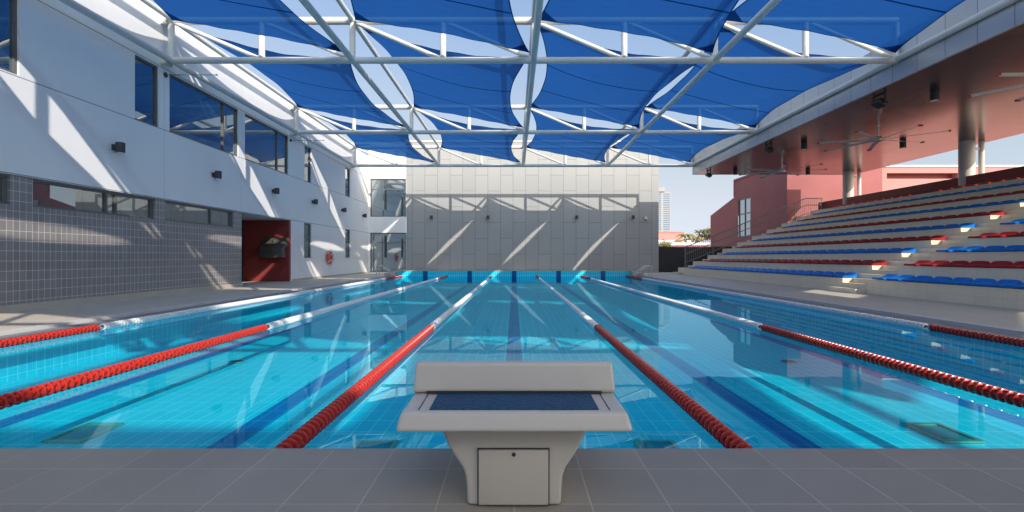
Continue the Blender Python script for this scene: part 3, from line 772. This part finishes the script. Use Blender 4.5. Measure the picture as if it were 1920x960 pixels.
# railing on the far stair
rl = thing('railing', 'grey metal railing with upright bars climbing the far end of the stand', 'railing', (10.4, EY - .05, 0))
def stair_z(x): return max(0, RZ + (x - RX) / RD * RH)
ry = EY - .06; xa, xb, xc = 10.45, 17.75, 18.75
za, zb_ = 1.66, 4.62
top = lambda x: za + (min(x, xb) - xa) / (xb - xa) * (zb_ - za)
m = MB(); m.tube([(xa, ry, top(xa)), (xb, ry, zb_), (xc, ry, zb_)], .028, 10); m.build('top_rail', M['rail'], rl, True)
m = MB(); m.tube([(xa, ry, top(xa) - .95), (xb, ry, zb_ - .95), (xc, ry, zb_ - .95)], .020, 10); m.build('bottom_rail', M['rail'], rl, True)
m = MB(); m.tube([(xa, ry - .09, top(xa) - .42), (xb, ry - .09, zb_ - .42), (xc, ry - .09, zb_ - .42)], .022, 10); m.build('handrail', M['rail'], rl, True)
n = 70
for q in range(n + 1):
    x = xa + (xc - xa) * q / n
    if q % 14 == 0:
        m = MB(); m.tube([(x, ry, stair_z(x) - .1 if x > 10.5 else .30), (x, ry, top(x) - .01)], .026, 10); m.build('post', M['rail'], rl, True)
    else:
        m = MB(); m.tube([(x, ry, top(x) - .95), (x, ry, top(x) - .01)], .010, 6); m.build('bar', M['rail'], rl, True)

# pool ladders (grab rails)
def ladder(s, label):
    t = thing('pool_ladder', label, 'ladder', (s * 6.9, 26.0, 0))
    for dy in (-.26, .26):
        y = 25.9 + dy
        pts = [(s * 7.30, y, 0)]
        pts += [(s * 7.30, y, .46)]
        for q in range(1, 9):
            a = q / 8 * PI / 2 * 1.28
            pts.append((s * (7.30 - .14 * (1 - math.cos(a))), y, .46 + .14 * math.sin(a)))
        pts += [(s * 6.72, y, .34), (s * 6.56, y, .24), (s * 6.48, y, .12), (s * 6.46, y, -.05), (s * 6.46, y, -.45)]
        m = MB(); m.tube(pts, .020, 12); m.lathe([(0.0125, .05), (.022, .05)], (s * 7.30, y, 0), 'z', 14); m.build('handrail', M['steel'], t, True)
    for z in (-.18, -.40):
        m = MB(); m.box(*sorted((s * 6.43, s * 6.49)), 25.67, 26.13, z - .012, z + .012); m.build('rung', M['steel'], t)
ladder(1, 'stainless steel pool ladder rails at the far right corner of the pool')
ladder(-1, 'stainless steel pool ladder rails at the far left corner of the pool')

# ------------------------------------------------------------------ beyond the stand
fn = thing('fence', 'charcoal panel fence between the clad hall and the red building', 'fence', (12, 33, 0))
for q in range(4):
    x0 = 9.62 + q * 2.0
    m = MB(); m.box(x0, x0 + 1.955, 33.0, 33.05, 0, 1.70); m.build('panel', M['fence'], fn)
    m = MB(); m.box(x0 + 1.957, x0 + 1.997, 32.96, 33.06, 0, 1.74); m.build('post', M['frame'], fn)
m = MB(); m.box(9.62, 17.4, 32.98, 33.06, 1.705, 1.76); m.build('top_rail', M['fence'], fn)

rb = thing('building', 'red rendered building with a stepped sloping roof beyond the stand', 'building', (19, 36, 0))
m = MB()
prof = [(31, 0), (31, 7.15), (38.4, 7.15), (38.4, 5.80), (43.1, 4.72), (43.1, 0)]
wy0, wy1, wz0, wz1 = 35.8, 37.75, 2.6, 5.52
# left face with the window opening
def F(a, b, c, d): m.quad((17.5, a, c), (17.5, b, c), (17.5, b, d), (17.5, a, d))
F(31, wy0, 0, 7.15); F(wy0, wy1, 0, wz0); F(wy0, wy1, wz1, 7.15); F(wy1, 38.4, 0, 7.15)
m.quad((17.5, 38.4, 0), (17.5, 43.1, 0), (17.5, 43.1, 4.72), (17.5, 38.4, 5.80))
m.quad((17.5, 31, 0), (23.6, 31, 0), (23.6, 31, 7.15), (17.5, 31, 7.15))
m.quad((17.5, 31, 7.15), (23.6, 31, 7.15), (23.6, 38.4, 7.15), (17.5, 38.4, 7.15))
m.quad((17.5, 38.4, 5.8), (17.5, 38.4, 7.15), (23.6, 38.4, 7.15), (23.6, 38.4, 5.8))
m.quad((17.5, 38.4, 5.8), (23.6, 38.4, 5.8), (23.6, 43.1, 4.72), (17.5, 43.1, 4.72))
m.quad((23.6, 31, 0), (23.6, 43.1, 0), (23.6, 43.1, 4.72), (23.6, 31, 7.15))
m.build('wall', M['red_wall'], rb)
window(rb, 'x', 17.5, wy0, wy1, wz0, wz1, .08, (36.75,), (4.35,), 'glass', .08)
m = MB(); m.box(17.44, 17.499, 31, 38.4, 7.06, 7.19); m.box(17.44, 17.499, 38.4, 38.46, 5.8, 7.19); m.build('coping', M['red_wall'], rb)
pb = thing('building', 'pale pink building with a long recessed slot, sunlit behind the right canopy', 'building', (33, 35, 0))
op = [(26.2, 31.2, 6.55, 6.95)]
m = MB(); wall_sheet(m, 'y', 34.0, 25.8, 46, 0, 7.45, op, .5); m.quad((25.8, 34, 0), (25.8, 46, 0), (25.8, 46, 7.45), (25.8, 34, 7.45)); m.quad((25.8, 34, 7.45), (46, 34, 7.45), (46, 46, 7.45), (25.8, 46, 7.45))
m.build('wall', M['pink_wall'], pb)
m = MB(); m.box(25.75, 46, 33.94, 33.998, 7.36, 7.50); m.build('coping', M['roof_white'], pb)
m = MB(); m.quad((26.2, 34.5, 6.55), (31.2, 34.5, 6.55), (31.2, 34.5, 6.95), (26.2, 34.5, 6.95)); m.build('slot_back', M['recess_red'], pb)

# far town
tw = thing('tower_block', 'white high-rise tower with dark window bands on the horizon', 'tower', (91, 300, 0))
m = MB(); m.box(78, 97, 300, 316, 0, 41.5); m.box(85, 93.2, 299.2, 308, 41.6, 44.2); m.build('tower_body', M['tower'], tw)
for q in range(28):
    z = 3 + q * 1.36
    m = MB(); m.box(86, 91.2, 299.9, 299.99, z, z + .85); m.build('window_band', M['tower_glass'], tw)
    m = MB(); m.box(92.6, 96.6, 299.9, 299.99, z + .1, z + .8); m.build('window_band', M['tower_glass'], tw)
def house(label, x0, x1, y, z0, z1, mat, roof, name='house', dep=8):
    t = thing(name, label, 'building', ((x0 + x1) / 2, y, 0))
    m = MB(); m.box(x0, x1, y, y + dep, z0, z1); m.build('wall', mat, t)
    m = MB(); m.box(x0 - .15, x1 + .15, y - .15, y + dep + .1, z1 + .002, z1 + .35); m.build('roof', roof, t)
    for q in range(max(1, int((x1 - x0) / 5))):
        xx = x0 + 1 + q * 5
        m = MB(); m.box(xx, xx + 1.2, y - .04, y - .003, z1 - 1.9, z1 - .7); m.build('window', M['tower_glass'], t)
    return t
house('long low pink building with pale roof edge just beyond the charcoal fence', 20, 34, 62, 0, 2.55, M['pink_wall'], M['roof_white'])
house('taller pale pink block left of the low roofs, below the white tower', 36, 45.5, 130, 0, 7.6, M['pink_wall'], M['pink_wall'])
house('pale low building with blue sheet roof behind the pink one', 27.6, 36.5, 85, 0, 3.6, M['roof_white'], M['blue_roof'])
house('pale flat-roofed shed left of the blue roof', 23, 29, 80, 0, 3.5, M['roof_white'], M['roof_white'], dep=4)
house('distant pink house right of the palms, beside the olive tree', 50, 64, 135, 0, 6.0, M['pink_wall'], M['pink_wall'])

def tree(label, x, y, h, rx, rz_, n, leaf, mat, trunk_h, name='tree'):
    t = thing(name, label, 'tree', (x, y, 0)); rnd = random.Random(int(x * 10))
    m = MB(); m.tube([(x, y, -.05), (x + .1, y, trunk_h * .5), (x, y, trunk_h)], .16, 8, .08)
    for q in range(5):
        a = q * 1.3; m.tube([(x, y, trunk_h * .75), (x + math.cos(a) * rx * .5, y + math.sin(a) * rx * .5, h - rz_ * .9)], .06, 6, .02)
    m.build('trunk', M['bark'], t, True)
    m = MB(); clumps = [(rnd.uniform(-.7, .7) * rx, rnd.uniform(-.7, .7) * rx, rnd.uniform(-.7, .7) * rz_) for _ in range(14)]
    for q in range(n):
        c = rnd.choice(clumps); d_ = Vector((rnd.gauss(0, 1), rnd.gauss(0, 1), rnd.gauss(0, 1))) * .22
        ctr = Vector((x + c[0] + d_.x * rx, y + c[1] + d_.y * rx, h - rz_ + c[2] + d_.z * rz_))
        u = Vector((rnd.gauss(0, 1), rnd.gauss(0, 1), rnd.gauss(0, 1))).normalized(); v = u.orthogonal().normalized()
        s_ = leaf * rnd.uniform(.6, 1.3)
        m.quad(ctr - u * s_ - v * s_ * .5, ctr + u * s_ - v * s_ * .5, ctr + u * s_ + v * s_ * .5, ctr - u * s_ + v * s_ * .5)
    m.build('crown', mat, t, fix=False)
tree('round olive tree beside the corner of the red building', 36.4, 91, 6.6, 1.9, 1.1, 900, .16, M['foliage'], 4.6)
tree('small dry shrub tree above the left end of the charcoal fence', 15.3, 49, 2.75, 1.0, .75, 420, .09, M['foliage'], 1.6, 'shrub')
def palm(label, x, y, h, L):
    t = thing('palm_tree', label, 'palm', (x, y, 0)); rnd = random.Random(int(x * 7))
    m = MB(); m.tube([(x, y, -.05), (x + .1, y, h * .6), (x, y, h)], .2, 8, .13); m.build('trunk', M['bark'], t, True)
    m = MB()
    for q in range(22):
        a = q / 22 * 2 * PI * 3.1; el = rnd.uniform(.0, 1.1); c, s = math.cos(a), math.sin(a); prev = None
        for w in range(7):
            f_ = w / 6; r = L * f_ * math.cos(el * (1 - f_ * .5)); z = h + L * f_ * math.sin(el) - L * .75 * f_ * f_
            wd = .22 * L * (1 - f_) * (.3 + f_ * 2 if f_ < .35 else 1)
            cur = (Vector((x + r * c - wd * s, y + r * s + wd * c, z - .1)), Vector((x + r * c, y + r * s, z)), Vector((x + r * c + wd * s, y + r * s - wd * c, z - .1)))
            if prev: m.quad(prev[0], prev[1], cur[1], cur[0]); m.quad(prev[1], prev[2], cur[2], cur[1])
            prev = cur
    m.build('crown', M['palm'], t, fix=False)
palm('yellow-green palm to the left above the low roofs', 28.0, 79, 4.55, 1.7)
palm('yellow-green palm to the right above the blue roof', 31.2, 83, 4.2, 1.6)

# unseen hall put behind the starting end to shade the near deck
bh = MB(); bh.box(-13, 11.8, -18, -9.85, 0, 9.2)
bho = tag(bh.build('rear_building', M['white_render']), kind='structure')

# ------------------------------------------------------------------ sun, sky, camera
sund = Vector((-2.24, 3.5, -2.37)).normalized()
L = bpy.data.lights.new('sun', 'SUN'); L.energy = 5.0; L.angle = math.radians(.53); L.color = (1, .93, .83)
lo_ = bpy.data.objects.new('sun', L); COL.objects.link(lo_); lo_.rotation_euler = sund.to_track_quat('-Z', 'Y').to_euler(); lo_.location = (30, -40, 40)
W = bpy.data.worlds.new('World'); S.world = W; W.use_nodes = True
nt = W.node_tree; bg = nt.nodes['Background']; sk = nt.nodes.new('ShaderNodeTexSky'); sk.sky_type = 'NISHITA'; sk.sun_disc = False
sk.sun_elevation = math.asin(-sund.z); sk.sun_rotation = math.atan2(-sund.x, -sund.y); sk.air_density = 1.0; sk.dust_density = .5; sk.ozone_density = 1.0
# soften the sky's range so the horizon is pale rather than burnt out
bw = nt.nodes.new('ShaderNodeRGBToBW'); nt.links.new(sk.outputs[0], bw.inputs[0])
m1_ = nt.nodes.new('ShaderNodeMath'); m1_.operation = 'MULTIPLY_ADD'; m1_.inputs[1].default_value = .34; m1_.inputs[2].default_value = 1; nt.links.new(bw.outputs[0], m1_.inputs[0])
m2_ = nt.nodes.new('ShaderNodeMath'); m2_.operation = 'DIVIDE'; m2_.inputs[0].default_value = 2.75; nt.links.new(m1_.outputs[0], m2_.inputs[1])
vm = nt.nodes.new('ShaderNodeVectorMath'); vm.operation = 'SCALE'; nt.links.new(sk.outputs[0], vm.inputs[0]); nt.links.new(m2_.outputs[0], vm.inputs['Scale'])
vt_ = nt.nodes.new('ShaderNodeVectorMath'); vt_.operation = 'MULTIPLY'; vt_.inputs[1].default_value = (1.04, .98, .95); lm_ = nt.nodes.new('ShaderNodeMath'); lm_.operation = 'MULTIPLY'; nt.links.new(bw.outputs[0], lm_.inputs[0]); nt.links.new(m2_.outputs[0], lm_.inputs[1])
pale = nt.nodes.new('ShaderNodeVectorMath'); pale.operation = 'SCALE'; pale.inputs[0].default_value = (.86, 1.0, 1.16); nt.links.new(lm_.outputs[0], pale.inputs['Scale'])
fz = nt.nodes.new('ShaderNodeMath'); fz.operation = 'MULTIPLY_ADD'; fz.use_clamp = True; nt.links.new(bw.outputs[0], fz.inputs[0]); fz.inputs[1].default_value = .28; fz.inputs[2].default_value = -.45
mxv = nt.nodes.new('ShaderNodeMix'); mxv.data_type = 'RGBA'; nt.links.new(fz.outputs[0], mxv.inputs[0]); nt.links.new(vm.outputs[0], mxv.inputs[6]); nt.links.new(pale.outputs[0], mxv.inputs[7])
nt.links.new(mxv.outputs[2], vt_.inputs[0])
# warm glow added around the sun (behind the camera) as fill light
tc = nt.nodes.new('ShaderNodeTexCoord'); dp = nt.nodes.new('ShaderNodeVectorMath'); dp.operation = 'DOT_PRODUCT'
nt.links.new(tc.outputs['Generated'], dp.inputs[0]); dp.inputs[1].default_value = tuple(-sund)
mxm = nt.nodes.new('ShaderNodeMath'); mxm.operation = 'MAXIMUM'; nt.links.new(dp.outputs['Value'], mxm.inputs[0]); mxm.inputs[1].default_value = 0
pw_ = nt.nodes.new('ShaderNodeMath'); pw_.operation = 'POWER'; nt.links.new(mxm.outputs[0], pw_.inputs[0]); pw_.inputs[1].default_value = 1.5
ma_ = nt.nodes.new('ShaderNodeMath'); ma_.operation = 'MULTIPLY_ADD'; nt.links.new(pw_.outputs[0], ma_.inputs[0]); ma_.inputs[1].default_value = 2.6; ma_.inputs[2].default_value = 1
hz = nt.nodes.new('ShaderNodeVectorMath'); hz.operation = 'SCALE'; hz.inputs[0].default_value = (1.36, 1.04, .68); nt.links.new(pw_.outputs[0], hz.inputs['Scale'])
hz2 = nt.nodes.new('ShaderNodeVectorMath'); hz2.operation = 'MULTIPLY_ADD'; hz2.inputs[1].default_value = (2.8, 2.8, 2.8); hz2.inputs[2].default_value = (1, 1, 1); nt.links.new(hz.outputs[0], hz2.inputs[0])
vh = nt.nodes.new('ShaderNodeVectorMath'); vh.operation = 'MULTIPLY'; nt.links.new(vt_.outputs[0], vh.inputs[0]); nt.links.new(hz2.outputs[0], vh.inputs[1])
nt.links.new(vh.outputs[0], bg.inputs[0]); bg.inputs[1].default_value = .15

cd = bpy.data.cameras.new('camera'); co = bpy.data.objects.new('camera', cd); COL.objects.link(co)
co.location = (0, 0, EYE); co.rotation_euler = (PI / 2, 0, 0)
cd.sensor_width = 36; cd.lens = 17.0; cd.shift_x = -4 / 1920; cd.shift_y = 2 / 1920; cd.clip_start = .05; cd.clip_end = 6000
S.camera = co
S.render.engine = 'CYCLES'
S.cycles.max_bounces = 10; S.cycles.diffuse_bounces = 7; S.cycles.glossy_bounces = 5; S.cycles.transmission_bounces = 6; S.cycles.transparent_max_bounces = 12
S.cycles.sample_clamp_indirect = 6; S.cycles.caustics_reflective = False; S.cycles.caustics_refractive = False
S.view_settings.view_transform = 'Standard'; S.view_settings.look = 'None'; S.view_settings.exposure = 0; S.view_settings.gamma = 1
